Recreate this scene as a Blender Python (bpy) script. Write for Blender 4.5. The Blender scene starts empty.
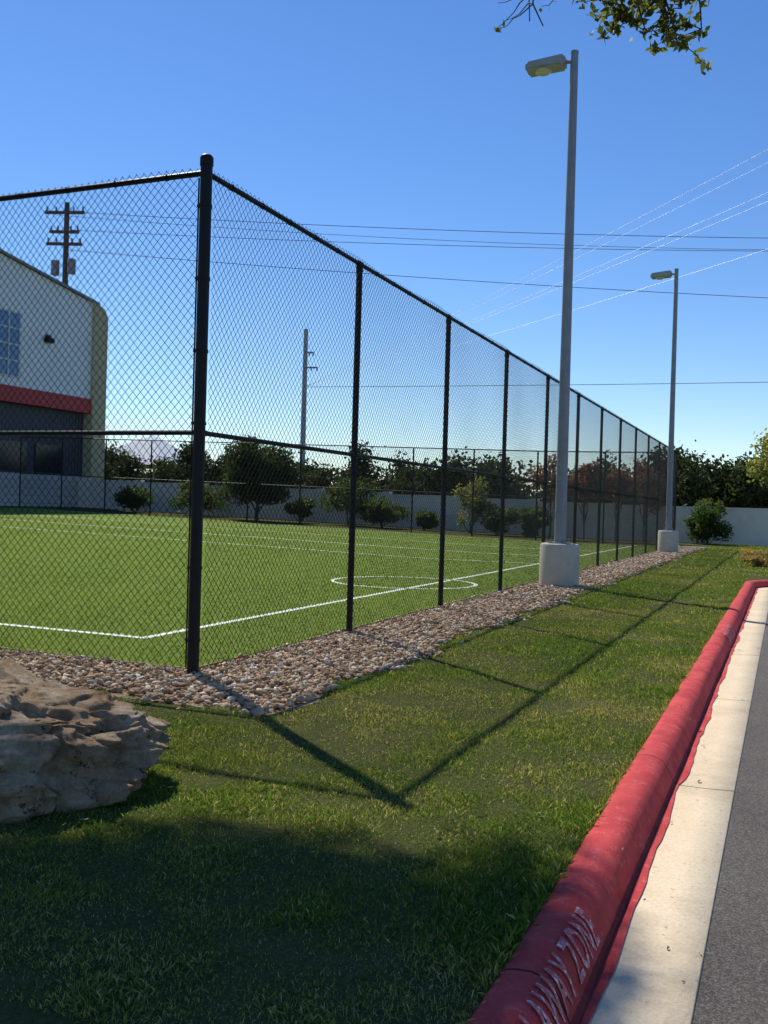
import bpy, math, random, bmesh
import numpy as np
from mathutils import Vector, Matrix, noise
random.seed(7); rng=np.random.default_rng(7)
scene=bpy.context.scene
rad=math.radians
# ------------------------------------------------------------------ helpers
def link(o,parent=None):
    scene.collection.objects.link(o)
    if parent is not None: o.parent=parent
    return o
def empty(name,loc=(0,0,0)):
    o=bpy.data.objects.new(name,None); o.location=loc; o.empty_display_size=.3
    return link(o)
class MB:
    def __init__(s): s.v=[];s.f=[];s.m=[]
    def quad(s,a,b,c,d,mi=0):
        n=len(s.v); s.v+= [a,b,c,d]; s.f.append((n,n+1,n+2,n+3)); s.m.append(mi)
    def poly(s,pts,mi=0):
        n=len(s.v); s.v+=list(pts); s.f.append(tuple(range(n,n+len(pts)))); s.m.append(mi)
    def box(s,x0,y0,z0,x1,y1,z1,mi=0,M=None):
        n=len(s.v)
        P=[(x0,y0,z0),(x1,y0,z0),(x1,y1,z0),(x0,y1,z0),(x0,y0,z1),(x1,y0,z1),(x1,y1,z1),(x0,y1,z1)]
        if M is not None: P=[tuple(M@Vector(p)) for p in P]
        s.v+=P
        for q in [(0,3,2,1),(4,5,6,7),(0,1,5,4),(1,2,6,5),(2,3,7,6),(3,0,4,7)]:
            s.f.append(tuple(n+i for i in q)); s.m.append(mi)
    def cyl(s,p,q,r0,r1=None,seg=12,mi=0,caps=True):
        if r1 is None: r1=r0
        p=Vector(p);q=Vector(q); d=(q-p).normalized()
        u=d.orthogonal().normalized(); w=d.cross(u)
        n=len(s.v)
        for c,r in ((p,r0),(q,r1)):
            for i in range(seg):
                a=2*math.pi*i/seg
                s.v.append(tuple(c+u*(r*math.cos(a))+w*(r*math.sin(a))))
        for i in range(seg):
            j=(i+1)%seg
            s.f.append((n+i,n+j,n+seg+j,n+seg+i)); s.m.append(mi)
        if caps:
            s.f.append(tuple(n+i for i in range(seg))[::-1]); s.m.append(mi)
            s.f.append(tuple(n+seg+i for i in range(seg))); s.m.append(mi)
    def tube(s,pts,radii,seg=8,mi=0):
        pts=[Vector(p) for p in pts]; n=len(s.v); k=len(pts)
        for i,p in enumerate(pts):
            d=(pts[min(i+1,k-1)]-pts[max(i-1,0)]).normalized()
            ref=Vector((0.13,0.27,1)) if abs(d.z)<.9 else Vector((1,.2,0))
            u=d.cross(ref).normalized(); w=d.cross(u)
            for j in range(seg):
                a=2*math.pi*j/seg
                s.v.append(tuple(p+u*(radii[i]*math.cos(a))+w*(radii[i]*math.sin(a))))
        for i in range(k-1):
            for j in range(seg):
                jj=(j+1)%seg
                s.f.append((n+i*seg+j,n+i*seg+jj,n+(i+1)*seg+jj,n+(i+1)*seg+j)); s.m.append(mi)
        s.f.append(tuple(n+j for j in range(seg))); s.m.append(mi)
        s.f.append(tuple(n+(k-1)*seg+j for j in range(seg))); s.m.append(mi)
    def build(s,name,mats,parent=None,smooth=False,autosm=False):
        me=bpy.data.meshes.new(name); me.from_pydata(s.v,[],s.f)
        if not isinstance(mats,(list,tuple)): mats=[mats]
        for m in mats: me.materials.append(m)
        me.polygons.foreach_set('material_index',s.m)
        if smooth: me.polygons.foreach_set('use_smooth',[True]*len(s.f))
        me.update()
        o=bpy.data.objects.new(name,me); link(o,parent)
        if autosm:
            me.polygons.foreach_set('use_smooth',[True]*len(s.f))
            try: me.set_sharp_from_angle(angle=rad(35))
            except Exception: pass
        return o
def np_mesh(name,V,k,C,mat,parent=None,faces=None,smooth=False):
    V=np.asarray(V,dtype=np.float32).reshape(-1,3)
    if faces is None: faces=np.arange(len(V)).reshape(-1,k)
    me=bpy.data.meshes.new(name)
    me.vertices.add(len(V)); me.vertices.foreach_set('co',V.ravel())
    me.loops.add(faces.size); me.loops.foreach_set('vertex_index',faces.astype(np.int32).ravel())
    me.polygons.add(len(faces)); me.polygons.foreach_set('loop_start',np.arange(0,faces.size,k,dtype=np.int32))
    if smooth: me.polygons.foreach_set('use_smooth',np.ones(len(faces),dtype=bool))
    me.update(calc_edges=True)
    if C is not None:
        a=me.color_attributes.new('Col','FLOAT_COLOR','POINT')
        c4=np.ones((len(V),4),dtype=np.float32); c4[:,:3]=C
        a.data.foreach_set('color',c4.ravel())
    me.materials.append(mat); me.validate()
    return link(bpy.data.objects.new(name,me),parent)
TAB=np.random.default_rng(3).random((256,256))*2-1
def vn(x,y):
    x=np.asarray(x,float); y=np.asarray(y,float)
    xi=np.floor(x).astype(int); yi=np.floor(y).astype(int); fx=x-xi; fy=y-yi
    fx=fx*fx*(3-2*fx); fy=fy*fy*(3-2*fy)
    a=TAB[xi%256,yi%256]; b_=TAB[(xi+1)%256,yi%256]; c=TAB[xi%256,(yi+1)%256]; d=TAB[(xi+1)%256,(yi+1)%256]
    return (a*(1-fx)+b_*fx)*(1-fy)+(c*(1-fx)+d*fx)*fy
def fbm(x,y,o=3):
    s=0;a=1
    for i in range(o): s=s+a*vn(x*2**i+17*i,y*2**i+31*i); a*=.55
    return s
def H(x):  # gentle rise of the land toward the building
    return np.minimum(.8,np.maximum(0,(-np.asarray(x,dtype=float)-10)/35*.8))
# ------------------------------------------------------------------ materials
class NM:
    def __init__(s,name):
        s.m=bpy.data.materials.new(name); s.m.use_nodes=True
        s.t=s.m.node_tree; s.n=s.t.nodes; s.l=s.t.links
        s.b=s.n['Principled BSDF']; s.out=s.n['Material Output']
        s.tc=s.n.new('ShaderNodeTexCoord')
    def noise(s,scale,detail=6,rough=.6,vec=None):
        n=s.n.new('ShaderNodeTexNoise'); n.inputs['Scale'].default_value=scale
        n.inputs['Detail'].default_value=detail; n.inputs['Roughness'].default_value=rough
        s.l.new(vec or s.tc.outputs['Object'],n.inputs['Vector']); return n.outputs['Fac']
    def voro(s,scale,out='Distance',feat='F1'):
        n=s.n.new('ShaderNodeTexVoronoi'); n.feature=feat; n.inputs['Scale'].default_value=scale
        s.l.new(s.tc.outputs['Object'],n.inputs['Vector']); return n.outputs[out]
    def ramp(s,fac,stops):
        r=s.n.new('ShaderNodeValToRGB'); e=r.color_ramp.elements
        while len(e)<len(stops): e.new(.5)
        for i,(p,c) in enumerate(stops):
            e[i].position=p
            e[i].color=(c,c,c,1) if not isinstance(c,(tuple,list)) else (*c,1)
        s.l.new(fac,r.inputs['Fac']); return r.outputs['Color']
    def mix(s,fac,a,b,mode='MIX'):
        n=s.n.new('ShaderNodeMix'); n.data_type='RGBA'; n.blend_type=mode
        for sock,v in ((n.inputs[0],fac),(n.inputs[6],a),(n.inputs[7],b)):
            if isinstance(v,(int,float)): sock.default_value=v
            elif isinstance(v,tuple): sock.default_value=(*v,1)
            else: s.l.new(v,sock)
        return n.outputs[2]
    def math(s,op,a,b=None):
        n=s.n.new('ShaderNodeMath'); n.operation=op
        for i,v in enumerate((a,b)):
            if v is None: continue
            if isinstance(v,(int,float)): n.inputs[i].default_value=v
            else: s.l.new(v,n.inputs[i])
        return n.outputs[0]
    def sep(s):
        n=s.n.new('ShaderNodeSeparateXYZ'); s.l.new(s.tc.outputs['Object'],n.inputs[0]); return n.outputs
    def col(s,c):
        if isinstance(c,tuple): s.b.inputs['Base Color'].default_value=(*c,1)
        else: s.l.new(c,s.b.inputs['Base Color'])
    def set(s,rough=.8,metal=0,spec=None):
        s.b.inputs['Roughness'].default_value=rough; s.b.inputs['Metallic'].default_value=metal
        if spec is not None: s.b.inputs['Specular IOR Level'].default_value=spec
    def bump(s,h,strength=.3,dist=.02):
        n=s.n.new('ShaderNodeBump'); n.inputs['Strength'].default_value=strength; n.inputs['Distance'].default_value=dist
        s.l.new(h,n.inputs['Height']); s.l.new(n.outputs[0],s.b.inputs['Normal'])
def simple(name,c,rough=.7,metal=0,var=.15,scale=6,bump=0,spec=None):
    k=NM(name); f=k.noise(scale)
    a=tuple(x*(1-var) for x in c); b=tuple(min(1,x*(1+var)) for x in c)
    k.col(k.ramp(f,[(.3,a),(.7,b)])); k.set(rough,metal,spec)
    if bump: k.bump(k.noise(scale*8),bump)
    return k.m
def leafmat(name,trans=.45,rough=.6,spec=.25):
    k=NM(name); at=k.n.new('ShaderNodeAttribute'); at.attribute_name='Col'
    k.l.new(at.outputs['Color'],k.b.inputs['Base Color']); k.set(rough,0,spec)
    tr=k.n.new('ShaderNodeBsdfTranslucent')
    c=k.mix(1.0,at.outputs['Color'],(1.35,1.35,.7),'MULTIPLY'); k.l.new(c,tr.inputs['Color'])
    mx=k.n.new('ShaderNodeMixShader'); mx.inputs[0].default_value=trans
    k.l.new(k.b.outputs[0],mx.inputs[1]); k.l.new(tr.outputs[0],mx.inputs[2]); k.l.new(mx.outputs[0],k.out.inputs['Surface'])
    return k.m
M_leaf=leafmat('foliage_leaf'); M_grass=leafmat('grass_blade',.5,.7,.1)
M_dleaf=leafmat('dark_foliage_leaf',.3,.7,.15)
M_bark=simple('bark',(.09,.07,.055),.95,0,.4,9,.6)
M_black=simple('black_vinyl_coated_steel',(.007,.007,.008),.5,0,.2,10,0,.25)
M_wire=simple('black_vinyl_wire',(.009,.010,.009),.5,0,.1,4,0,.25)
k=NM('lawn_soil')
f=k.noise(1.1,8); f2=k.noise(40,4,.7)
c=k.ramp(f,[(.3,(.055,.075,.02)),(.5,(.085,.10,.03)),(.66,(.15,.135,.06))])
k.col(k.mix(.5,c,k.ramp(f2,[(.3,(.02,.025,.01)),(.7,(.20,.19,.08))]))); k.set(1,0,0); k.bump(f2,.9,.04); M_lawn=k.m
k=NM('artificial_turf')
f=k.noise(.3,6,.65); f2=k.noise(45,5,.75); f3=k.noise(4,6,.75)
c=k.ramp(f,[(.3,(.16,.235,.045)),(.7,(.215,.28,.06))])
c=k.mix(.45,c,k.ramp(f2,[(.3,(.065,.12,.025)),(.72,(.34,.42,.12))]))
c=k.mix(.35,c,k.ramp(f3,[(.3,(.11,.18,.035)),(.7,(.28,.34,.09))]))
k.col(c); k.set(1,0,0); k.bump(f2,.9,.03); M_turf=k.m
k=NM('asphalt')
f=k.noise(95,4,.85); f2=k.noise(1.5,6); f3=k.noise(300,2,.8)
c=k.ramp(f,[(.40,(.028,.025,.022)),(.5,(.13,.115,.10)),(.60,(.50,.43,.36))])
c=k.mix(.4,c,k.ramp(f3,[(.4,(.03,.027,.024)),(.6,(.36,.32,.27))]))
k.col(k.mix(.3,c,k.ramp(f2,[(.3,(.09,.08,.07)),(.7,(.22,.19,.16))]))); k.set(.95,0,.1); k.bump(f,1,.015); M_asph=k.m
def concrete(name,a,b,joint=None):
    k=NM(name); f=k.noise(3,9,.65); f2=k.noise(70,4,.7)
    c=k.ramp(f,[(.3,a),(.7,b)])
    c=k.mix(.35,c,k.ramp(f2,[(.3,tuple(x*.5 for x in a)),(.65,b)]))
    st=k.ramp(k.noise(1.1,7,.75),[(.48,0.0),(.72,1.0)])
    c=k.mix(k.math('MULTIPLY',st,.4),c,tuple(x*.4 for x in a))
    sp=k.ramp(k.noise(28,3,.6),[(.66,0.0),(.70,1.0)]); c=k.mix(k.math('MULTIPLY',sp,.5),c,tuple(x*.3 for x in a))
    h=f2
    if joint:
        y=k.sep()[1]; fr=k.math('FRACT',k.math('DIVIDE',y,joint)); g=k.math('LESS_THAN',fr,.005)
        c=k.mix(g,c,tuple(x*.25 for x in a))
    k.col(c); k.set(.9,0,.15); k.bump(h,.4,.006); return k.m
M_gutter=concrete('gutter_concrete',(.76,.58,.36),(.87,.71,.48),3.0)
M_conc=concrete('lamp_base_concrete',(.52,.46,.37),(.66,.59,.48))
k=NM('red_curb_paint')
f=k.noise(4,8,.65); f2=k.noise(45,6,.75)
c=k.ramp(f,[(.3,(.50,.045,.045)),(.7,(.68,.090,.085))])
wear=k.ramp(k.noise(16,10,.85),[(.55,0.0),(.64,1.0)])
c=k.mix(k.math('MULTIPLY',wear,.45),c,(.72,.38,.32))
dirt=k.ramp(k.noise(2.6,9,.8),[(.48,0.0),(.72,1.0)])
c=k.mix(k.math('MULTIPLY',dirt,.5),c,(.2,.04,.032))
chip=k.ramp(k.noise(32,5,.7),[(.66,0.0),(.69,1.0)]); c=k.mix(k.math('MULTIPLY',chip,.7),c,(.10,.05,.045))
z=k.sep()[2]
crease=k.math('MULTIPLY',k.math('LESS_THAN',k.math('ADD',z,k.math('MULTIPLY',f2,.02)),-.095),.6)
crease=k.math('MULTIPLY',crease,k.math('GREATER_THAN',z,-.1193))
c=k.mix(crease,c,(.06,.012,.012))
y=k.sep()[1]; g=k.math('LESS_THAN',k.math('FRACT',k.math('DIVIDE',y,3.0)),.004)
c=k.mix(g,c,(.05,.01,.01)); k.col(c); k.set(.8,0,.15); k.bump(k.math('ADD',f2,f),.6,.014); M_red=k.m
k=NM('stencil_white_paint'); w=k.ramp(k.noise(45,5,.8),[(.36,0.0),(.50,1.0)])
k.col(k.mix(w,(.82,.76,.74),(.50,.12,.12))); k.set(.8); M_sten=k.m
k=NM('gravel_ground'); f=k.voro(22,'Color'); c=k.ramp(f,[(.2,(.15,.095,.06)),(.6,(.40,.28,.18))]); k.col(c); k.set(1,0,0); k.bump(k.voro(22),1,.03); M_gravel=k.m
k=NM('pebble'); at=k.n.new('ShaderNodeAttribute'); at.attribute_name='Col'
k.col(k.mix(k.math('MULTIPLY',k.noise(60,4),.4),at.outputs['Color'],(.44,.31,.18))); k.set(.95,0,.05); M_peb=k.m
M_white=simple('white_field_paint',(.80,.80,.74),.9,0,.1,12,0,0)
k=NM('limestone')
f=k.noise(1.9,12,.7); f2=k.noise(7,12,.78)
c=k.ramp(f,[(.32,(.20,.09,.04)),(.42,(.48,.29,.15)),(.52,(.62,.45,.28)),(.66,(.84,.70,.50))])
c=k.mix(.5,c,k.ramp(f2,[(.36,(.10,.05,.025)),(.46,(.48,.31,.17)),(.60,(.88,.74,.54))]))
pit=k.ramp(k.noise(13,8,.8),[(.37,1.0),(.42,0.0)])
c=k.mix(pit,c,(.06,.035,.02)); k.col(c); k.set(.95,0,.1)
k.bump(k.math('ADD',f2,k.math('MULTIPLY',k.noise(35,7,.8),.6)),1,.12); M_rock=k.m
M_galv=simple('galvanised_pole_paint',(.25,.26,.28),.55,.2,.12,5)
M_lamp=simple('lamp_housing',(.33,.34,.32),.5,.2,.1,8)
M_lens=simple('lamp_lens',(.5,.55,.42),.25,0,.1,5)
# ------------------------------------------------------------------ world / sun / camera
SUN=Vector((-.76*math.cos(rad(48.8)),.65*math.cos(rad(48.8)),math.sin(rad(48.8))))
w=bpy.data.worlds.new('World'); scene.world=w; w.use_nodes=True
nt=w.node_tree; bg=nt.nodes['Background']; sky=nt.nodes.new('ShaderNodeTexSky'); sky.sky_type='NISHITA'
sky.sun_disc=False; sky.sun_elevation=rad(48.8); sky.sun_rotation=math.atan2(-.76,.65)
sky.air_density=1.0; sky.dust_density=.05; sky.ozone_density=3.5; sky.altitude=300
hs_=nt.nodes.new('ShaderNodeHueSaturation'); hs_.inputs['Hue'].default_value=.508; hs_.inputs['Saturation'].default_value=1.22; hs_.inputs['Value'].default_value=1.0
nt.links.new(sky.outputs[0],hs_.inputs['Color']); nt.links.new(hs_.outputs[0],bg.inputs[0]); bg.inputs[1].default_value=.136
sl=bpy.data.lights.new('sun','SUN'); sl.energy=5.0; sl.angle=rad(.53); sl.color=(1,.96,.89)
so=link(bpy.data.objects.new('sun',sl)); so.rotation_euler=SUN.to_track_quat('Z','Y').to_euler()
cd=bpy.data.cameras.new('camera'); cam=link(bpy.data.objects.new('camera',cd)); scene.camera=cam
cd.sensor_fit='VERTICAL'; cd.sensor_height=24; cd.lens=22.5; cd.clip_end=6000; cd.clip_start=.05
R=Matrix.Rotation(rad(22.7),4,'Z')@Matrix.Rotation(rad(90-.38),4,'X')@Matrix.Rotation(rad(1.65),4,'Z')
cam.matrix_world=Matrix.Translation((0,0,1.5))@R
scene.view_settings.view_transform='Standard'; scene.view_settings.look='None'; scene.view_settings.exposure=0
# ------------------------------------------------------------------ ground
CX=-.80; CY=24.6; CR=1.5; FX=-4.65; FY=6.97
b=MB()
xs=[-3000,-600,-200,-80,-45,-35,-25,-18,-10,-4,CX]
for i in range(len(xs)-1):
    x0,x1=xs[i],xs[i+1]; z0,z1=float(H(x0)),float(H(x1))
    b.quad((x0,-3000,z0),(x1,-3000,z1),(x1,3000,z1),(x0,3000,z0))
b.quad((CX,CY,0),(3000,CY,0),(3000,3000,0),(CX,3000,0))
b.quad((70,-3000,0),(3000,-3000,0),(3000,CY,0),(70,CY,0))
arc=[(CX+CR-CR*math.cos(a),CY-CR+CR*math.sin(a),0) for a in np.linspace(0,math.pi/2,12)]
for i in range(11): b.poly([(CX,CY,0),arc[i],arc[i+1]])
b.build('ground',M_lawn)
b=MB(); b.quad((-.9,-80,-.13),(70,-80,-.13),(70,CY+.05,-.13),(-.9,CY+.05,-.13)); b.build('asphalt_road',M_asph)
path=[((CX,y),(1,0)) for y in np.arange(-12,CY-CR,.15)]
path+=[((CX+CR-CR*math.cos(a),CY-CR+CR*math.sin(a)),(math.cos(a),-math.sin(a))) for a in np.linspace(0,math.pi/2,16)]
path+=[((x,CY),(0,-1)) for x in np.arange(CX+CR+.3,60,1.)]
def sweep(name,prof,mat,jit=0,edge=0,smooth=True):
    b=MB(); n=len(prof)
    for i,((px,py),(nx,ny)) in enumerate(path):
        for j,(u,z) in enumerate(prof):
            e=0
            if edge and j==n-1: e=edge*(noise.noise(Vector((px*1.3,py*1.3,7)))+.7*noise.noise(Vector((px*7,py*7,3))))
            dz=jit*(noise.noise(Vector((px*1.1,py*1.1,j*.5)))+.5*noise.noise(Vector((px*6,py*6,j*1.1))))
            uu=u+e+jit*(noise.noise(Vector((px*.9,py*.9,j*.6+9)))+.5*noise.noise(Vector((px*5,py*5,j*1.1+4))))
            b.v.append((px+nx*uu,py+ny*uu,z+dz))
    for i in range(len(path)-1):
        for j in range(n-1):
            a=i*n+j; b.f.append((a,a+1,a+n+1,a+n)); b.m.append(0)
    return b.build(name,mat,smooth=smooth)
CP=[(-.01,-.15),(-.005,.006),(.012,.022),(.05,.03),(.10,.028),(.135,.021),(.163,.004),(.185,-.03),(.207,-.08),(.225,-.112),(.245,-.1245)]
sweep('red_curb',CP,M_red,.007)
sweep('concrete_gutter',[(.22,-.126),(.4,-.125),(.565,-.119),(.572,-.135)],M_gutter,0)
sweep('curb_paint_overspray',[(.235,-.1192),(.275,-.1195)],M_red,0,.03)
def stencil(body,y,size):
    c=bpy.data.curves.new('txt','FONT'); c.body=body; c.size=size; c.offset=.0025; c.space_character=1.15
    t=bpy.data.objects.new('t',c); scene.collection.objects.link(t)
    dg=bpy.context.evaluated_depsgraph_get(); me=bpy.data.meshes.new_from_object(t.evaluated_get(dg))
    bpy.data.objects.remove(t)
    bm=bmesh.new(); bm.from_mesh(me)
    for yy in np.arange(.008,size,.008):
        bmesh.ops.bisect_plane(bm,geom=bm.verts[:]+bm.edges[:]+bm.faces[:],plane_co=(0,yy,0),plane_no=(0,1,0))
    prof=[Vector((u,z)) for u,z in CP[1:]][::-1][1:]
    for v in bm.verts:
        s_=v.co.y*1.65+.035; px=v.co.x
        for i in range(len(prof)-1):
            d=prof[i+1]-prof[i]; L=d.length
            if s_<=L or i==len(prof)-2:
                q=prof[i]+d*(s_/L); nn=Vector((-d.y,d.x)).normalized()
                if nn.y<0: nn=-nn
                q=q+nn*.008; v.co=Vector((CX+q.x,y+px,q.y)); break
            s_-=L
    bm.to_mesh(me); bm.free()
    me.materials.clear(); me.materials.append(M_sten)
    link(bpy.data.objects.new('curb_stencil_lettering',me))
stencil('TOW AWAY ZONE',2.42,.12)
stencil('TOW AWAY ZONE',12.6,.12)
# turf + markings
xs=[-42,-35,-30,-25,-18,-10,-4.72]
b=MB()
for i in range(len(xs)-1):
    x0,x1=xs[i],xs[i+1]; z0,z1=float(H(x0))+.006,float(H(x1))+.006
    b.quad((x0,FY+.06,z0),(x1,FY+.06,z1),(x1,45.3,z1),(x0,45.3,z0))
turf=b.build('artificial_turf_field',M_turf)
b=MB()
def strip(pts,wd):
    pts=[Vector(p) for p in pts]; L=[];Rr=[]
    for i,p in enumerate(pts):
        d=(pts[min(i+1,len(pts)-1)]-pts[max(i-1,0)]).normalized(); n=Vector((-d.y,d.x))
        for arr,s in ((L,1),(Rr,-1)):
            q=p+n*(s*wd/2); arr.append((q.x,q.y,float(H(q.x))+.011))
    for i in range(len(pts)-1): b.quad(Rr[i],Rr[i+1],L[i+1],L[i])
def hline(y,x0=-6.2,x1=-40,w=.1): strip([(x,y) for x in np.linspace(x0,x1,30)],w)
SX=-6.3
hline(8.5,SX-.05); strip([(SX,8.45),(SX,26),(SX,43.8)],.1)
hline(43.8,SX-.05); hline(31,SX-.05,-40,.12); hline(26.2,SX-.05,-40,.09); hline(36.5,SX-.05,-40,.1)
CCX,CCY,CCR=SX-.55,17.5,1.4
strip([(CCX+CCR*math.cos(a),CCY+CCR*math.sin(a)) for a in np.linspace(0,2*math.pi,48)],.08)
b.build('field_line_markings',M_white)
n=150000
th=rng.uniform(rad(90+0),rad(90+62),n); d=np.exp(rng.uniform(math.log(8.2),math.log(46),n))
x=d*np.cos(th); y=d*np.sin(th)
ok=(x<FX-.1)&(y>FY+.1)&(y<45.2)&(x>-41); x,y,d=x[ok],y[ok],d[ok]
wh=(np.abs(y-8.5)<.05)&(x<SX); wh|=(np.abs(x-SX)<.05)&(y>8.45)
for yy,hw in ((43.8,.05),(31,.06),(26.2,.045),(36.5,.05)): wh|=(np.abs(y-yy)<hw)&(x<SX)
wh|=np.abs(np.hypot(x-CCX,y-CCY)-CCR)<.04
n=len(x); l=.028*rng.uniform(.6,1.2,n); ww=.00075*d*rng.uniform(.6,1.3,n); a=rng.uniform(0,2*np.pi,n); t=rng.uniform(0,1.1,n); b_=rng.uniform(0,2*np.pi,n)
z=H(x)+.006; V=np.empty((n,3,3))
V[:,0]=np.stack([x-np.cos(a)*ww,y-np.sin(a)*ww,z],1); V[:,1]=np.stack([x+np.cos(a)*ww,y+np.sin(a)*ww,z],1)
V[:,2]=np.stack([x+np.cos(b_)*np.sin(t)*l,y+np.sin(b_)*np.sin(t)*l,z+np.cos(t)*l],1)
tv=np.clip(.5+.6*fbm(x*.5,y*.35),0,1)[:,None]
c=(np.array([.15,.22,.04])+tv*np.array([.08,.07,.03]))*rng.uniform(.5,1.4,(n,1)); c=np.where(wh[:,None],np.array([.8,.8,.74]),c)
np_mesh('turf_fibres',V.reshape(-1,3),3,np.repeat(c,3,0),M_grass,turf)
# ------------------------------------------------------------------ gravel
GX=-3.40; GY=5.9
def gx(y): return GX+.16*fbm(y*1.1,y*.3+5)
def gy(x): return GY+.14*fbm(x*1.3,x*.4+3)
b=MB()
ys=np.arange(GY,46.5,.3)
for y0,y1 in zip(ys[:-1],ys[1:]): b.quad((FX-.08,y0,.004),(float(gx(y0)),y0,.004),(float(gx(y1)),y1,.004),(FX-.08,y1,.004))
xs=np.arange(-24,FX,.3)
for x0,x1 in zip(xs[:-1],xs[1:]):
    x1=min(x1,FX-.08)
    b.quad((x0,float(gy(x0)),.008+float(H(x0))),(x1,float(gy(x1)),.008+float(H(x1))),(x1,FY+.08,.008+float(H(x1))),(x0,FY+.08,.008+float(H(x0))))
gravel=b.build('gravel_bed',M_gravel)
def ico(sub):
    bm=bmesh.new(); bmesh.ops.create_icosphere(bm,subdivisions=sub,radius=1)
    V=np.array([v.co[:] for v in bm.verts]); F=np.array([[v.index for v in f.verts] for f in bm.faces]); bm.free(); return V,F
def rotmats(n):
    q=rng.normal(size=(n,4)); q/=np.linalg.norm(q,axis=1)[:,None]; w_,x,y,z=q.T
    return np.stack([1-2*(y*y+z*z),2*(x*y-z*w_),2*(x*z+y*w_),2*(x*y+z*w_),1-2*(x*x+z*z),2*(y*z-x*w_),2*(x*z-y*w_),2*(y*z+x*w_),1-2*(x*x+y*y)],1).reshape(n,3,3)
pal=np.array([(.62,.44,.25),(.72,.56,.36),(.40,.23,.13),(.80,.68,.49),(.32,.20,.12),(.58,.37,.22),(.48,.36,.23),(.84,.75,.60),(.64,.45,.27),(.48,.29,.16),(.38,.25,.16)])
def pebbles(name,P,r0,r1,sub):
    V,F=ico(sub); n=len(P)
    s=(r0+(r1-r0)*rng.random(n)**1.8)[:,None]*np.stack([rng.uniform(.8,1.5,n),rng.uniform(.6,1.,n),rng.uniform(.4,.8,n)],1)
    Rm=rotmats(n)
    W=V[None]*s[:,None,:]*(1+.14*rng.normal(size=(n,len(V),1)))
    W=np.einsum('nij,nkj->nki',Rm,W); W[:,:,2]*=.75; W+=P[:,None,:]
    FF=(F[None]+np.arange(n)[:,None,None]*len(V)).reshape(-1,3)
    C=pal[rng.integers(0,len(pal),n)]*rng.uniform(.55,1.1,(n,1))
    C=np.repeat(C,len(V),0)
    np_mesh(name,W.reshape(-1,3),3,C,M_peb,gravel,FF,smooth=True)
def gpts(n,y0,y1):
    y=rng.uniform(y0,y1,n); x=rng.uniform(FX-.08,GX+.4,n); k_=x<gx(y)+rng.normal(0,.08,n); x,y=x[k_],y[k_]
    return np.stack([x,y,rng.uniform(.008,.035,len(x))],1)
nx=8500
x=rng.uniform(-11,GX+.1,nx); y=rng.uniform(GY-.4,FY+.1,nx); k_=y>gy(x)+rng.normal(0,.07,nx); x,y=x[k_],y[k_]
Pn=np.concatenate([np.stack([x,y,rng.uniform(.008,.035,len(x))+H(x)],1),gpts(11500,FY,15)])
pebbles('pebbles_near',Pn,.012,.038,2)
pebbles('pebbles_far',gpts(15000,15,46),.022,.05,1)
x=rng.uniform(-24,-11,4000); y=rng.uniform(GY,FY,4000)
pebbles('pebbles_side',np.stack([x,y,.02+H(x)],1),.025,.045,1)
# ------------------------------------------------------------------ grass
def lawn_ok(x,y):
    grav=((x<gx(y)-.02)&(x>FX-.1)&(y>gy(x)+.02))|((x<=FX)&(y>gy(x)+.02))
    d=np.hypot(x-(CX+CR),y-(CY-CR))
    road=(x>CX-.0)&(y<CY)&~((x<CX+CR)&(y>CY-CR)&(d>CR))
    return ~grav&~road
def blades(name,x0,x1,y0,y1,dens,L,W,parent):
    n=int(dens*(x1-x0)*(y1-y0)); x=rng.uniform(x0,x1,n); y=rng.uniform(y0,y1,n)
    cl=fbm(x*3.2,y*3.2,3); bare=fbm(x*1.1+40,y*1.1+9,4)
    ok=lawn_ok(x,y)&(rng.random(n)<.85+.3*cl-.4*np.clip(bare-.3,0,1)); x,y,cl,bare=x[ok],y[ok],cl[ok],bare[ok]; n=len(x)
    l=L*rng.uniform(.5,1.25,n)*np.clip(1+.55*cl-.25*bare,.4,2); ww=W*rng.uniform(.6,1.3,n)
    a=rng.uniform(0,2*np.pi,n); t=rng.uniform(.1,1.2,n); b_=rng.uniform(0,2*np.pi,n)
    dx,dy=np.cos(a),np.sin(a); bx,by=np.cos(b_)*np.sin(t),np.sin(b_)*np.sin(t)
    z=H(x)+.0
    V=np.empty((n,4,3))
    V[:,0]=np.stack([x-dx*ww/2,y-dy*ww/2,z],1); V[:,1]=np.stack([x+dx*ww/2,y+dy*ww/2,z],1)
    mx,my,mz=x+bx*l*.45,y+by*l*.45,z+np.cos(t)*l*.6
    V[:,2]=np.stack([mx+dx*ww*.4,my+dy*ww*.4,mz],1)
    V[:,3]=np.stack([x+bx*l,y+by*l,z+np.cos(t)*l*.9],1)
    big=.6*fbm(x*.45,y*.45+20,3)+.8*bare
    g=np.array([.13,.205,.036]); yl=np.array([.34,.31,.10]); st=np.array([.50,.40,.22]); dk=np.array([.06,.11,.022])
    u=rng.random((n,1)); c=g+(yl-g)*np.clip(.30+.5*big[:,None]+.25*rng.normal(size=(n,1)),0,1)
    c=np.where(u<.07+.16*np.clip(bare[:,None],0,1),st,c); c=np.where(u>.82+.1*cl[:,None],dk,c); c=c*rng.uniform(.75,1.2,(n,1))
    np_mesh(name,V.reshape(-1,3),4,np.repeat(c,4,0),M_grass,parent)
lawn=empty('lawn_grass')
blades('blades_a',-5.2,CX,2.2,5.0,13500,.027,.0036,lawn)
blades('blades_b',-9,CX,5.0,8.5,6800,.027,.005,lawn)
blades('blades_c',-3.8,CX,8.5,15,4000,.029,.0075,lawn)
blades('blades_d',-3.8,CX,15,27,1600,.034,.012,lawn)
blades('blades_e',-4.6,3,26,52,400,.038,.028,lawn)
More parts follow.
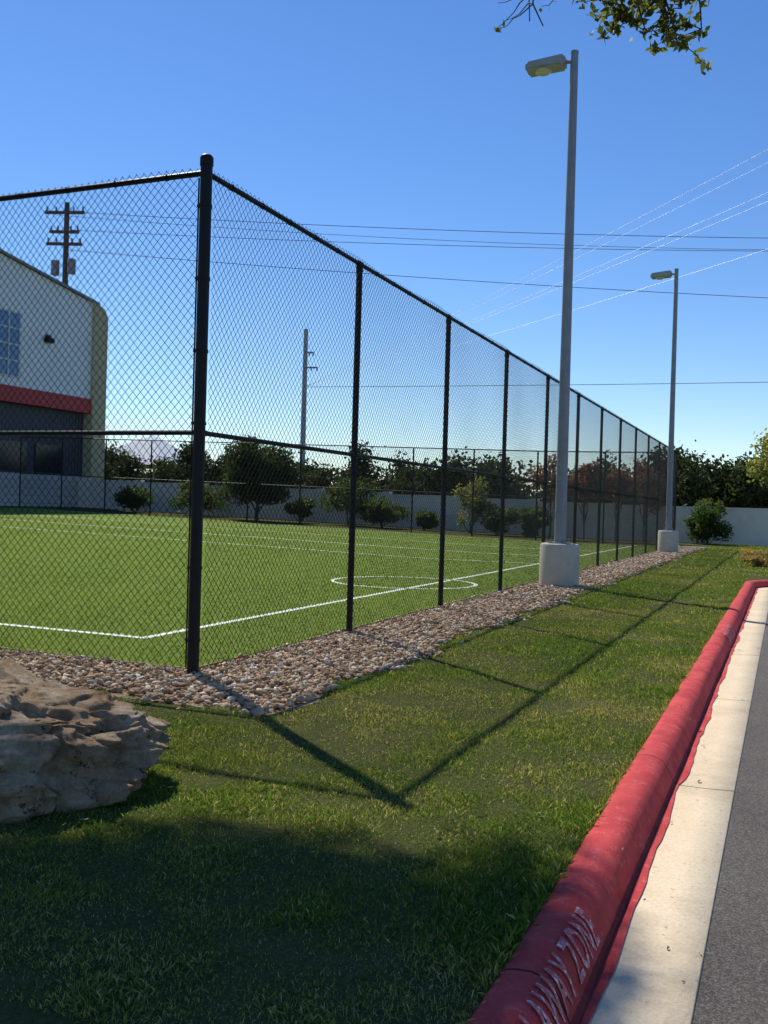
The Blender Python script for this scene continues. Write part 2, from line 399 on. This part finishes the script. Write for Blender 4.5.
blades('blades_edge',CX-.05,CX+.014,2.0,23,9000,.045,.0045,lawn)
n=340; x=rng.uniform(-5,CX+.6,n); y=rng.uniform(2.4,16,n)
S=rng.uniform(.010,.028,n)[:,None,None]; Q=np.array([(-1,0,0),(0,-.5,.15),(1,0,0.05),(0,.5,.2)])
V=np.einsum('nij,kj->nki',rotmats(n),Q); V[:,:,2]*=.4; V*=S
zz=np.where(x>CX+.25,-.116,np.where(x>CX,.04,.03)); V+=np.stack([x,y,zz],1)[:,None,:]
C=np.repeat(np.array([(.25,.15,.07),(.45,.33,.18),(.18,.1,.05)])[rng.integers(0,3,n)],4,0)
np_mesh('fallen_leaves',V.reshape(-1,3),4,C,M_leaf)
# ------------------------------------------------------------------ chain link fences
FH=4.3
def wires(L,h,px,pz,r,seg,z0=.03):
    VV=[];FF=[];n0=0
    sl=pz/px
    ang=np.array([90,210,330])*np.pi/180
    for fam in (1,-1):
        tot=L+h/sl
        for i in range(int(tot/px)+1):
            s0=i*px
            if fam==1: lo=max(0,(s0-L)*sl); hi=min(h,s0*sl); f=lambda t: s0-t/sl
            else: lo=max(0,h-s0*sl); hi=min(h,h-(s0-L)*sl) ; f=lambda t: s0-h/sl+t/sl
            if hi-lo<.02: continue
            m=max(2,int((hi-lo)/seg)+1) if seg else 2
            t=np.linspace(lo,hi,m); s=f(t)
            wob=.008*np.sin(s*2.3+t*1.7)+.005*np.sin(s*5.1-t*3.3)
            off=.014*np.sin(s*1.9+t*.8)+fam*.003
            if not seg: wob=wob*0; off=off*0+fam*.003
            P=np.stack([s+wob,off,t+z0+wob],1)
            d=np.array([-fam/sl,0,1.]); d/=np.linalg.norm(d); u=np.array([0,1.,0]); w_=np.cross(d,u)
            ring=np.cos(ang)[:,None]*u+np.sin(ang)[:,None]*w_
            V=(P[:,None,:]+ring[None]*r).reshape(-1,3)
            idx=np.arange(m-1)[:,None]*3+n0
            for j in range(3):
                jj=(j+1)%3
                FF.append(np.concatenate([idx+j,idx+jj,idx+3+jj,idx+3+j],1))
            VV.append(V); n0+=len(V)
    return np.concatenate(VV),np.concatenate(FF)
def place_wires(name,V,F,o,ds,dn,parent,mat=M_wire):
    o=np.array(o,float); ds=np.array(ds,float); dn=np.array(dn,float)
    W=o+V[:,0:1]*ds+V[:,1:2]*dn+V[:,2:3]*np.array([0,0,1.])
    W[:,2]+=H(W[:,0])
    return np_mesh(name,W,4,None,mat,parent,F)
def sphere(b,c,r,seg=12,mi=0,half=False,fl=1):
    pts=[]
    for i in range(7):
        a=(math.pi/2)*i/6 if half else math.pi*i/6-math.pi/2
        pts.append(((c[0],c[1],c[2]+fl*r*math.sin(a)),max(.001,r*math.cos(a))))
    b.tube([p for p,_ in pts],[q for _,q in pts],seg,mi)
def post(b,x,y,h,r,z=0):
    b.cyl((x,y,z-.1),(x,y,z+h),r,seg=16)
fence=empty('chain_link_fence',(0,0,0)); b=MB()
NB=12; SP=3.2
post(b,FX,FY,4.42,.052); sphere(b,(FX,FY,4.42),.058,16,half=True,fl=.7); b.cyl((FX,FY,4.36),(FX,FY,4.425),.0585,seg=16)
for i in range(1,NB+1):
    r=.037 if i<NB else .05
    post(b,FX,FY+i*SP,FH-.02 if i<NB else 4.42,r)
    if i<NB: b.cyl((FX,FY+i*SP-.05,FH),(FX,FY+i*SP+.05,FH),.034,seg=12); b.cyl((FX,FY+i*SP,FH-.09),(FX,FY+i*SP,FH-.03),.042,seg=14)
y1=FY+NB*SP
b.cyl((FX,FY,FH),(FX,y1,FH),.025,seg=10)
for i in range(NB):
    b.cyl((FX,FY+i*SP+.04,2.08),(FX,FY+(i+1)*SP-.04,2.08),.022,seg=10)
    for e in (.075,-.075):
        yy=FY+i*SP+(e if e>0 else SP+e); b.cyl((FX,yy-.02,2.08),(FX,yy+.02,2.08),.028,seg=10)
for z in np.arange(.3,4.3,.62):
    b.cyl((FX,FY,z-.012),(FX,FY,z+.012),.057,seg=16)
    b.box(FX-.02,FY+.05,z-.012,FX+.02,FY+.075,z+.012); b.box(FX-.075,FY-.02,z-.0121,FX-.05,FY+.02,z+.0121)
b.box(FX+.006,FY+.06,.05,FX+.014,FY+.072,4.26); b.box(FX-.072,FY-.014,.05,FX-.06,FY-.006,4.26)
b.cyl((FX+.03,FY,.06),(FX+.03,y1,.06),.004,seg=5)
for i in range(0,NB+1):
    for z in np.arange(.35,4.1,.4):
        if i: b.cyl((FX,FY+i*SP,z-.004),(FX,FY+i*SP,z+.004),.043,seg=10)
for yy in np.arange(FY+.4,y1,.55):
    b.cyl((FX,yy-.004,FH),(FX,yy+.004,FH),.031,seg=8)
b.build('posts_and_rails',M_black,fence,autosm=True)
V,F=wires(SP*5-.06,FH+.005,.078,.086,.0027,.16); place_wires('mesh_near',V,F,(FX+.034,FY+.06,0),(0,1,0),(1,0,0),fence)
V,F=wires(SP*7,FH+.005,.078,.086,.0024,0); place_wires('mesh_far',V,F,(FX+.034,FY+SP*5,0),(0,1,0),(1,0,0),fence)
fence2=empty('chain_link_fence.001'); b=MB(); LN=6
for i in range(1,LN+1):
    x=FX-i*SP; z=float(H(x)); post(b,x,FY,FH-.02,.037,z); b.cyl((x-.05,FY,FH+z),(x+.05,FY,FH+z),.034,seg=12)
for i in range(LN):
    xa,xb=FX-i*SP,FX-(i+1)*SP; za,zb=float(H(xa)),float(H(xb))
    b.cyl((xa,FY,FH+za),(xb,FY,FH+zb),.025,seg=10); b.cyl((xa-.04,FY,2.08+za),(xb+.04,FY,2.08+zb),.022,seg=10)
for xx in np.arange(FX-.4,FX-LN*SP,-.55): b.cyl((xx-.004,FY,FH+float(H(xx))),(xx+.004,FY,FH+float(H(xx))),.031,seg=8)
b.cyl((FX,FY-.03,.06),(FX-SP*2,FY-.03,.06),.004,seg=5)
b.build('posts_and_rails',M_black,fence2,autosm=True)
V,F=wires(SP*2,FH+.005,.078,.086,.0027,.16); place_wires('mesh_near',V,F,(FX-.06,FY-.034,0),(-1,0,0),(0,1,0),fence2)
V,F=wires(SP*4-.1,FH+.005,.078,.086,.0027,0); place_wires('mesh_far',V,F,(FX-.06-SP*2,FY-.034,0),(-1,0,0),(0,1,0),fence2)
fence3=empty('chain_link_fence.002'); b=MB(); BN=12
for i in range(1,BN+1):
    x=FX-i*SP; z=float(H(x)); post(b,x,y1,FH,.04,z)
for i in range(BN):
    xa,xb=FX-i*SP,FX-(i+1)*SP; za,zb=float(H(xa)),float(H(xb))
    b.cyl((xa,y1,FH+za),(xb,y1,FH+zb),.027,seg=8); b.cyl((xa,y1,2.08+za),(xb,y1,2.08+zb),.024,seg=8)
b.build('posts_and_rails',M_black,fence3,autosm=True)
V,F=wires(SP*BN,FH,.10,.11,.0030,0); place_wires('mesh',V,F,(FX,y1-.04,0),(-1,0,0),(0,1,0),fence3)
# ------------------------------------------------------------------ street lamps
def street_lamp(name,x,y,dz=0):
    e=empty(name,(x,y,0)); b=MB(); T=10.5+dz
    rings=[(-.2,.39),(.0,.39),(.8,.39),(.835,.375),(.85,.35)]
    b.tube([(0,0,r[0]) for r in rings],[r[1] for r in rings],36); b.build('concrete_base',M_conc,e,autosm=True)
    b=MB(); b.box(-.19,-.19,.85,.19,.19,.875)
    for sx in (-.14,.14):
        for sy in (-.14,.14): b.cyl((sx,sy,.875),(sx,sy,.94),.016,seg=6)
    b.tube([(0,0,.87),(0,0,4),(0,0,7.5),(0,0,T)],[.115,.105,.09,.075],20)
    b.cyl((0,0,T),(0,0,T+.04),.08,seg=20); b.box(-.055,-.117,1.2,.055,-.10,1.45)
    b.cyl((-.03,0,T-.16),(-.30,0,T-.14),.035,seg=10); b.build('pole',M_galv,e,autosm=True)
    bm=bmesh.new(); bmesh.ops.create_cube(bm,size=1)
    for v in bm.verts:
        t=v.co.x; v.co.x=-.56+t*.78; wd=.42 if t<0 else .34; v.co.y*=wd
        v.co.z=T-.62+((.36 if v.co.z<0 else (.60 if t>0 else .54))+ (0 if t>0 else -.02))
    bmesh.ops.bevel(bm,geom=bm.edges[:],offset=.045,segments=3,affect='EDGES')
    me=bpy.data.meshes.new('lamp_head'); bm.to_mesh(me); bm.free(); me.materials.append(M_lamp)
    link(bpy.data.objects.new('lamp_head',me),e)
    b=MB(); b.tube([(-.62,0,T-.26),(-.62,0,T-.29),(-.62,0,T-.31)],[.17,.16,.12],20); b.build('lens',M_lens,e,smooth=True)
street_lamp('street_lamp',-4.12,18.95,.06); street_lamp('street_lamp.001',-4.16,38.5,.42)
# ------------------------------------------------------------------ boulder
V,F=ico(7)
rr_=np.random.default_rng(33)
planes=[]
for i in range(13):
    d=rr_.normal(size=3); d[2]=d[2]*.8; d/=np.linalg.norm(d); planes.append((Vector(d),rr_.uniform(.70,.92)))
planes.append((Vector((.22,-.10,.97)).normalized(),.62)); planes.append((Vector((.85,-.4,.35)).normalized(),.78)); planes.append((Vector((-.1,-.9,.4)).normalized(),.70))
VV=[]
for v in V:
    p=Vector(v); s=p*1.3
    p2=p*(1+.20*noise.noise(s*.9+Vector((3,1,5)))+.10*noise.noise(s*2.0+Vector((3,7,5))))
    for nrm,dd in planes:
        e=p2.dot(nrm)-dd-.07*noise.noise(s*2.5+nrm*5)
        if e>0: p2=p2-nrm*e*.88
    d=.08*noise.turbulence(s*2.2,6,False)-.045
    rg=1-abs(noise.noise(s*2.3+Vector((5,5,1))))*2; d-=.06*max(0,rg-.82)/.18*.8
    lay=p2.z*6+1.8*noise.noise(s*1.3); d+=.03*(abs((lay%1)-.5)*2-.5)*(.6+noise.noise(s*1.7))
    d+=.025*noise.noise(s*7)+.018*noise.noise(s*16)+.010*noise.noise(s*34)
    pt=noise.voronoi(s*6)[0][0]; d-=.03*max(0,.22-pt)/.22*(1 if noise.noise(s*2+Vector((1,1,9)))>0 else 0)
    p2=p2+p*d
    VV.append((p2.x*1.32,p2.y*.74,max(p2.z*.60,-.4)+.14))
rk=np_mesh('limestone_boulder',np.array(VV),3,None,M_rock,None,F,smooth=True)
rk.location=(-3.97,3.68,.02); rk.rotation_euler=(0,rad(4),rad(20))
# ------------------------------------------------------------------ foliage
def leaves(name,blobs,n,size,c0,c1,parent=None,elong=1.6,shell=.5,mat=None):
    B=np.array(blobs,float); vol=B[:,3]*B[:,4]*B[:,5]; pr=vol**.75; pr/=pr.sum()
    k_=rng.choice(len(B),n,p=pr); d=rng.normal(size=(n,3)); d/=np.linalg.norm(d,axis=1)[:,None]
    rr=rng.random(n)**(1/(1+2*shell)); rr=rr*(1+.15*rng.normal(size=n)*(rng.random(n)<.4))
    P=B[k_,:3]+d*rr[:,None]*B[k_,3:]
    Q=np.array([(-1,0,0),(-.1,-1/elong,.1),(1,0,0),(-.1,1/elong,.1)])*.5
    V=np.einsum('nij,kj->nki',rotmats(n),Q)*(size*rng.uniform(.6,1.3,n))[:,None,None]+P[:,None,:]
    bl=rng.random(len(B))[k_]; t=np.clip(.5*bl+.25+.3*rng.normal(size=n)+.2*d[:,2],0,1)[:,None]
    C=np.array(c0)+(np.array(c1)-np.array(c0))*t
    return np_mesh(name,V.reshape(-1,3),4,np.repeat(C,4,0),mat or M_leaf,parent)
def crown(cx,cy,cz,rx,ry,rz,n,s=.38):
    out=[]
    for i in range(n):
        d=rng.normal(size=3); d/=np.linalg.norm(d); r=rng.random()**.5*.8
        k_=rng.uniform(.6,1.25)*s
        out.append((cx+d[0]*r*rx,cy+d[1]*r*ry,cz+d[2]*r*rz,rx*k_,ry*k_,rz*k_*.85))
    return out
def limb(b,p,q,r0,r1,wob=.15,n=6,seg=8):
    p=Vector(p);q=Vector(q); L=(q-p).length; pts=[];rr=[]
    off=Vector((random.random()*9,random.random()*9,0))
    for i in range(n+1):
        t=i/n; c=p.lerp(q,t)
        e=math.sin(math.pi*t)
        c=c+Vector((noise.noise(off+Vector((t*2,0,0))),noise.noise(off+Vector((0,t*2,3))),noise.noise(off+Vector((t*2,5,0)))))*wob*L*e*1.6
        pts.append(c); rr.append(r0+(r1-r0)*t)
    b.tube(pts,rr,seg); return pts
def tree(name,x,y,h,cr,c0,c1,nl,ls,tr=.12,cb=.35,nb=14,z=None):
    z=float(H(x)) if z is None else z
    e=empty(name,(0,0,0)); b=MB()
    top=(x+.1*cr,y,z+h*.72); limb(b,(x,y,z-.1),top,tr,tr*.35,.05)
    bl=crown(x,y,z+h*(1+cb)/2,cr,cr,h*(1-cb)/2,nb)
    for q in bl[:8]: limb(b,(x,y,z+h*(cb*.7+.15*random.random())),q[:3],tr*.45,.015,.12,5,6)
    b.build('trunk_and_limbs',M_bark,e,smooth=True)
    leaves('foliage',bl,nl,ls,c0,c1,e); return e
DG=((.018,.035,.010),(.07,.10,.03)); MG=((.03,.06,.014),(.11,.15,.04)); YG=((.12,.15,.04),(.34,.32,.09))
oak=empty('live_oak_tree'); b=MB()
OX,OY=-10.8,4.6
limb(b,(OX,OY,-.1),(OX+.2,OY+.8,5.2),.36,.26,.06,8,14)
bl=[]
while len(bl)<96:
    d=rng.normal(size=3); d/=np.linalg.norm(d); r=rng.random()**.42
    q=(-10.4+d[0]*r*3.9,8.15+d[1]*r*2.9,11.3+d[2]*r*.9,rng.uniform(.5,1.0),rng.uniform(.5,.95),rng.uniform(.4,.6))
    X_=q[0]+.665*(q[2]-.5); Y_=q[1]-.57*(q[2]-.5)
    if ((X_+4.1)/1.5)**2+((Y_-3.8)/1.05)**2<1: continue      # a gap in the crown lets sun onto the rock
    X0_=q[0]+.665*q[2]; Y0_=q[1]-.57*q[2]
    if X0_+q[3]>-.35 : continue
    if Y0_+q[4]>4.55 : continue
    bl.append(q)
for q in bl[:36]: limb(b,(OX+.2,OY+.8,5.0+random.random()*.4),q[:3],.09,.02,.14,7,8)
A=limb(b,(OX+.2,OY+.8,5.2),(-4,2.2,7.6),.17,.10,.06,8,10)
B_=limb(b,A[-1],(-.9,3.2,5.3),.08,.03,.06,7,8)
tips=[(-.75,4.5,3.80),(-.66,4.55,3.72),(-.52,4.6,3.66),(-.42,4.6,3.72),(-1.12,4.45,3.78),(-.60,4.65,3.82),(-.72,4.5,3.76),(-.50,4.5,3.78),(-.56,4.58,3.72),(-.95,4.4,3.88),(-1.2,4.5,3.84)]
lp=[];bare=[]
for i,(tx,ty,tz) in enumerate(tips):
    C1=limb(b,B_[-1],(tx-.05,ty-.35,tz+.45),.02,.009,.1,5,6)
    C2=limb(b,C1[-1],(tx,ty,tz),.009,.003,.14,5,5); sp_=i in (4,9,10); (bare if sp_ else lp).extend(C2[1:])
    for j in range(8):
        s=C2[random.randint(1,5)]; d=Vector((random.uniform(-.22,.16),random.uniform(-.12,.15),random.uniform(-.09,.09)))
        T=limb(b,s,s+d,.0036,.0015,.18,4,4); (bare if sp_ else lp).extend(T[1:])
b.build('trunk_and_limbs',M_bark,oak,smooth=True)
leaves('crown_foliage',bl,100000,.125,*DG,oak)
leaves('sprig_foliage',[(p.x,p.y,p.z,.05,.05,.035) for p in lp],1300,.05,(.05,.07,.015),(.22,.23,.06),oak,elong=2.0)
leaves('sprig_foliage_sparse',[(p.x,p.y,p.z,.04,.04,.03) for p in bare],60,.045,(.06,.08,.015),(.26,.25,.06),oak,elong=2.0)
# background vegetation
dt=[]
for i in range(96):
    x=-68+i*.70+rng.uniform(-.6,.6); y=rng.uniform(56,66); hh=rng.uniform(3.9,5.0)*(1+.16*math.sin(i*.55)+.12*math.sin(i*1.3+1))
    dt.append((x,y,float(H(x))+hh*.4,1.3,1.2,hh*.42))
    for j in range(4): dt.append((x+rng.normal()*.6,y,float(H(x))+hh*rng.uniform(.35,.8),rng.uniform(.6,1.2),1.0,hh*.2))
for i in range(22):
    x=-7.3+i*.5+rng.uniform(-.3,.3); y=rng.uniform(57,63); hh=rng.uniform(4.7,6.1)
    dt.append((x,y,hh*.45,1.1,1.0,hh*.42))
    for j in range(4): dt.append((x+rng.normal()*.5,y,hh*rng.uniform(.4,.85),rng.uniform(.5,1.0),.9,hh*.18))
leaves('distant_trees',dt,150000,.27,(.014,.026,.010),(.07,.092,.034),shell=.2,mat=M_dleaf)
dt=[]
for i in range(90):
    x=-260+i*4.+rng.uniform(-2,2); y=rng.uniform(150,175); hh=rng.uniform(7,10.5); dt.append((x,y,hh*.45,5,4,hh*.55))
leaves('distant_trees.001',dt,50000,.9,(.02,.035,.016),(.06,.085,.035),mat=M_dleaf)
tree('evergreen_tree',-28.3,48.5,5.2,2.5,(.02,.04,.012),(.075,.11,.035),24000,.19,.12,.04,34)
tree('ornamental_tree',.1,48.2,7.1,2.2,*YG,4600,.2,.09,.32,18)
def shrub(name,x,y,r,h,c0,c1,n=2200,ls=.13):
    z=float(H(x)); e=empty(name); b=MB(); bl=crown(x,y,z+h*.48,r,r,h*.5,14,.45)
    for q in bl[:6]: limb(b,(x,y,z-.05),q[:3],.03,.01,.1,4,5)
    b.build('stems',M_bark,e,smooth=True); leaves('foliage',bl,n,ls,c0,c1,e)
shrub('shrub',-3.6,51.2,1.15,2.4,*MG,5200,.16)
shrub('golden_shrub',-.7,31.0,.62,.62,(.2,.13,.04),(.5,.36,.14),2600,.07)
for i,(x,y,r,h) in enumerate([(-20.8,49.5,1.7,1.9),(-18.5,49.9,.8,1.3),(-14.2,49.6,1.3,2.1),(-23.4,50.5,1.9,3.1),(-33,50,2.4,2.9),(-12.4,50.4,1.0,1.6),(-26.2,50,.9,1.4),(-38,50,1.5,1.8)]): shrub('shrub',x,y,r,h,*MG,3800,.17)
shrub('yellow_flowering_shrub',-15.8,50,1.1,3.2,*YG,2200,.17)
for x in (-9.6,-8.0,-6.6,-11.4): tree('crepe_myrtle_tree',x,49.8,rng.uniform(3.8,4.8),1.1,(.14,.06,.03),(.34,.16,.10),2200,.16,.05,.2,10)
# ------------------------------------------------------------------ boundary wall
M_wall=concrete('stucco_wall',(.78,.73,.63),(.86,.81,.71))
b=MB()
for i in range(16):
    x1_=14-i*4.5; x0_=x1_-4.5; hh=1.85 if x1_>-8 else 1.9
    z=float(H((x0_+x1_)/2)); b.box(x0_+.2,53,z-.8,x1_-.2,53.2,z+hh); b.box(x0_+.2,52.96,z+hh,x1_-.2,53.24,z+hh+.07)
    b.box(x1_-.2,52.88,z-.8,x1_+.2,53.32,z+hh+.12)
b.build('boundary_wall',M_wall)
# ------------------------------------------------------------------ building
bld=empty('gymnasium_building',(0,0,0))
k=NM('white_metal_siding'); y_=k.sep()[1]
s_=k.math('SINE',k.math('MULTIPLY',y_,21.0)); k.col(k.ramp(k.noise(.5,5),[(.3,(.78,.80,.82)),(.7,(.84,.86,.88))])); k.set(.5,0); k.bump(s_,.5,.05); M_sid=k.m
k=NM('charcoal_metal_siding'); y_=k.sep()[1]
s_=k.math('SINE',k.math('MULTIPLY',y_,21.0)); k.col((.05,.053,.065)); k.set(.5,.1); k.bump(s_,.5,.05); M_char=k.m
M_redtrim=simple('red_trim',(.45,.03,.03),.5)
M_tan=simple('tan_stucco',(.50,.43,.27),.9,0,.08,2)
k=NM('limestone_veneer'); br=k.n.new('ShaderNodeTexBrick'); br.inputs['Scale'].default_value=1.0
mp=k.n.new('ShaderNodeMapping'); mp.inputs['Rotation'].default_value=(rad(90),0,rad(90)); k.l.new(k.tc.outputs['Object'],mp.inputs[0]); k.l.new(mp.outputs[0],br.inputs[0])
br.inputs['Color1'].default_value=(.6,.55,.47,1); br.inputs['Color2'].default_value=(.45,.41,.35,1); br.inputs['Mortar'].default_value=(.3,.28,.25,1)
k.col(br.outputs[0]); k.set(.95); M_stone=k.m
M_glass=simple('blue_window_glass',(.10,.22,.42),.12,0,.2,.6,0,.8)
M_frame=simple('window_frame',(.55,.58,.6),.5)
M_dark=simple('dark_window_glass',(.015,.018,.025),.15,0,.2,1)
BX=-44.8;Z=.8
b=MB()
def prism(prof,x0,x1,mi):
    n=len(prof); A=[(x1,y,z) for y,z in prof]; B2=[(x0,y,z) for y,z in prof]
    b.poly(A,mi); b.poly(B2[::-1],mi)
    for i in range(n):
        j=(i+1)%n; b.quad(B2[i],B2[j],A[j],A[i],mi)
prism([(14,8.3),(53.6,8.3),(53.6,15.0),(34,18.0),(14,15.0)],BX-30,BX,0)
prism([(14,Z-1),(53.6,Z-1),(53.6,7.3),(14,7.3)],BX-30,BX-.5,1)
prism([(13.9,7.3),(53.65,7.3),(53.65,8.3),(13.9,8.3)],BX-30.05,BX+.12,2)
prism([(14,Z-1),(53.6,Z-1),(53.6,2.9),(14,2.9)],BX-.5,BX-.3,3)
prism([(53.6,Z-1),(55,Z-1),(55,14.2),(54.6,14.75),(53.6,14.98)],BX-30,BX+.25,4)
b.quad((BX-30.1,13.6,15.05),(BX+.2,13.6,15.05),(BX+.2,34,18.15),(BX-30.1,34,18.15),5); b.quad((BX-30.1,34,18.15),(BX+.2,34,18.15),(BX+.2,54.2,15.08),(BX-30.1,54.2,15.08),5)
b.quad((BX+.2,13.6,14.85),(BX+.2,34,17.95),(BX+.2,34,18.15),(BX+.2,13.6,15.05),5); b.quad((BX+.2,34,17.95),(BX+.2,54.2,14.88),(BX+.2,54.2,15.08),(BX+.2,34,18.15),5)
M_roof=simple('grey_metal_roof',(.2,.21,.22),.5,.3)
b.build('walls_and_roof',[M_sid,M_char,M_redtrim,M_stone,M_tan,M_roof],bld)
b=MB()
for y0 in (24,33,42.2):
    b.box(BX,y0,8.9,BX+.04,y0+4.6,12.9,0)
    for j in range(6): yy=y0+j*4.6/5; b.box(BX,yy-.06,8.84,BX+.09,yy+.06,12.96,1)
    for j in range(5): zz=8.9+j; b.box(BX,y0+.06,zz-.05,BX+.085,y0+4.54,zz+.05,1)
for y0 in np.arange(15,52,3.4): b.box(BX-.5,y0,3.05,BX-.44,y0+2.6,4.9,2)
b.box(BX,49.0,11.5,BX+.35,49.6,11.8,3); b.box(BX,49.1,11.8,BX+.15,49.5,12.0,3)
b.build('windows_and_light',[M_glass,M_frame,M_dark,M_black],bld)
cn=empty('shade_canopy'); b=MB(); M_can=simple('white_canopy',(.8,.82,.84),.9)
for (x,y,s,hh) in ((-54.5,74,4.2,6.9),(-60,80,5,7.1)):
    t=(x,y,hh+.6); c=[(x-s,y-s,hh-2.4),(x+s,y-s,hh-2.4),(x+s,y+s,hh-2.4),(x-s,y+s,hh-2.4)]
    for i in range(4): b.poly([c[i],c[(i+1)%4],t]); b.cyl((c[i][0],c[i][1],0),(c[i][0],c[i][1],hh-2.4),.1,seg=8)
b.build('canopy_roofs_and_posts',M_can,cn)
M_brick=simple('red_brick',(.30,.12,.08),.9,0,.25,8); M_shing=simple('roof_shingle',(.26,.13,.10),.9,0,.2,5)
def house(name,x0,x1_,y0,y1_,hw,hr,ms):
    hs=empty(name); b=MB()
    b.box(x0,y0,0,x1_,y1_,hw,0); ym=(y0+y1_)/2
    r=[(x0-.5,y0-.5,hw),(x1_+.5,y0-.5,hw),(x1_+.5,y1_+.5,hw),(x0-.5,y1_+.5,hw)]; t0=(x0+4,ym,hr); t1=(x1_-4,ym,hr)
    b.poly([r[0],r[1],t1,t0],1); b.poly([r[2],r[3],t0,t1],1); b.poly([r[1],r[2],t1],1); b.poly([r[3],r[0],t0],1)
    b.box(x0+1.5,y0-.05,1.0,x0+3,y0-.003,2.5,2); b.box(x0+6,y0-.05,1.0,x0+8,y0-.003,2.5,2); b.box(x0+4,y0-.05,0,x0+5,y0-.003,2.2,3)
    b.box(x1_-4,ym-1,hw+1,x1_-3.2,ym-.2,hr+.7,0)
    b.build('walls_roof_windows',[M_brick,ms,M_dark,M_frame],hs)
house('brick_house',-3.2,10,84,94,4.2,8.2,M_shing)
# ------------------------------------------------------------------ utility poles and lines
M_wood=simple('weathered_wood_pole',(.10,.075,.06),.9,0,.3,3); M_cpole=simple('concrete_pole',(.36,.37,.39),.8,0,.1,2); M_ins=simple('insulator',(.2,.2,.22),.4)
up=empty('utility_pole'); b=MB(); p=Vector((-55.8,63.3,0))
b.tube([p,p+Vector((0,0,14)),p+Vector((0,0,25.9))],[.30,.26,.2],12)
for z,wd in ((25.0,1.9),(23.4,1.4),(22.4,1.7)):
    M=Matrix.Translation(p+Vector((0,0,z)))@Matrix.Rotation(rad(5),4,'Z')@Matrix.Rotation(rad(4),4,'Y'); b.box(-wd,-.36,-.12,wd,-.2,.12,0,M)
    for j in (-.92,-.45,.45,.92): q=M@Vector((j*wd,-.28,.12)); b.cyl(q,q+Vector((0,0,.35)),.08,seg=8,mi=1)
for j in (-.9,.8): q=p+Vector((j,-.2,19.9)); b.cyl(q,q+Vector((0,0,1.2)),.34,seg=12,mi=1)
b.build('pole_and_crossarms',[M_wood,M_ins],up,autosm=True)
up=empty('utility_pole.001'); b=MB(); p2=Vector((-41.9,80.0,0))
b.tube([p2,p2+Vector((0,0,17.8))],[.30,.2],12)
for z,wd in ((15.6,.8),(14.2,1.2)):
    M=Matrix.Translation(p2+Vector((0,0,z)))@Matrix.Rotation(rad(22.7),4,'Z'); b.box(-.1,-.3,-.07,wd,-.14,.07,0,M)
    for j in (.5,.95): q=M@Vector((j*wd,-.22,-.3)); b.cyl(q,q+Vector((0,0,.25)),.07,seg=8,mi=1)
b.build('pole_and_crossarms',[M_cpole,M_ins],up,autosm=True)
b=MB()
def wire(a,c,sag,r):
    a=Vector(a);c=Vector(c); pts=[]
    for i in range(41):
        t=i/40; q=a.lerp(c,t); q.z-=4*sag*t*(1-t); pts.append(q)
    b.tube(pts,[r]*41,6)
E=Vector((8.8,90.4,0))
wire(p+Vector((1.2,0,25)),E+Vector((0,0,24.9)),.5,.024); wire(p+Vector((-1.2,0,25)),E+Vector((1,2,24.4)),.8,.018); wire(p+Vector((.5,0,23.6)),E+Vector((0,0,23.9)),.5,.022)
wire(p+Vector((0,0,22)),E+Vector((0,0,19.5)),.4,.024)
wire(p2+Vector((0,0,12.4)),Vector((10,88,12.9)),.1,.024)
b.build('power_lines',simple('dark_cable',(.08,.09,.13),.6))
b=MB()
for zn,dx in ((15.3,0),(15.0,.5),(13.6,0),(13.4,.4),(11.4,0)): wire(p2+Vector((0,0,12.4)),Vector((.8+dx,36.5,zn)),.25,.0065)
b.build('power_lines.001',simple('aluminium_cable',(.7,.7,.72),.6,1.0,.02))
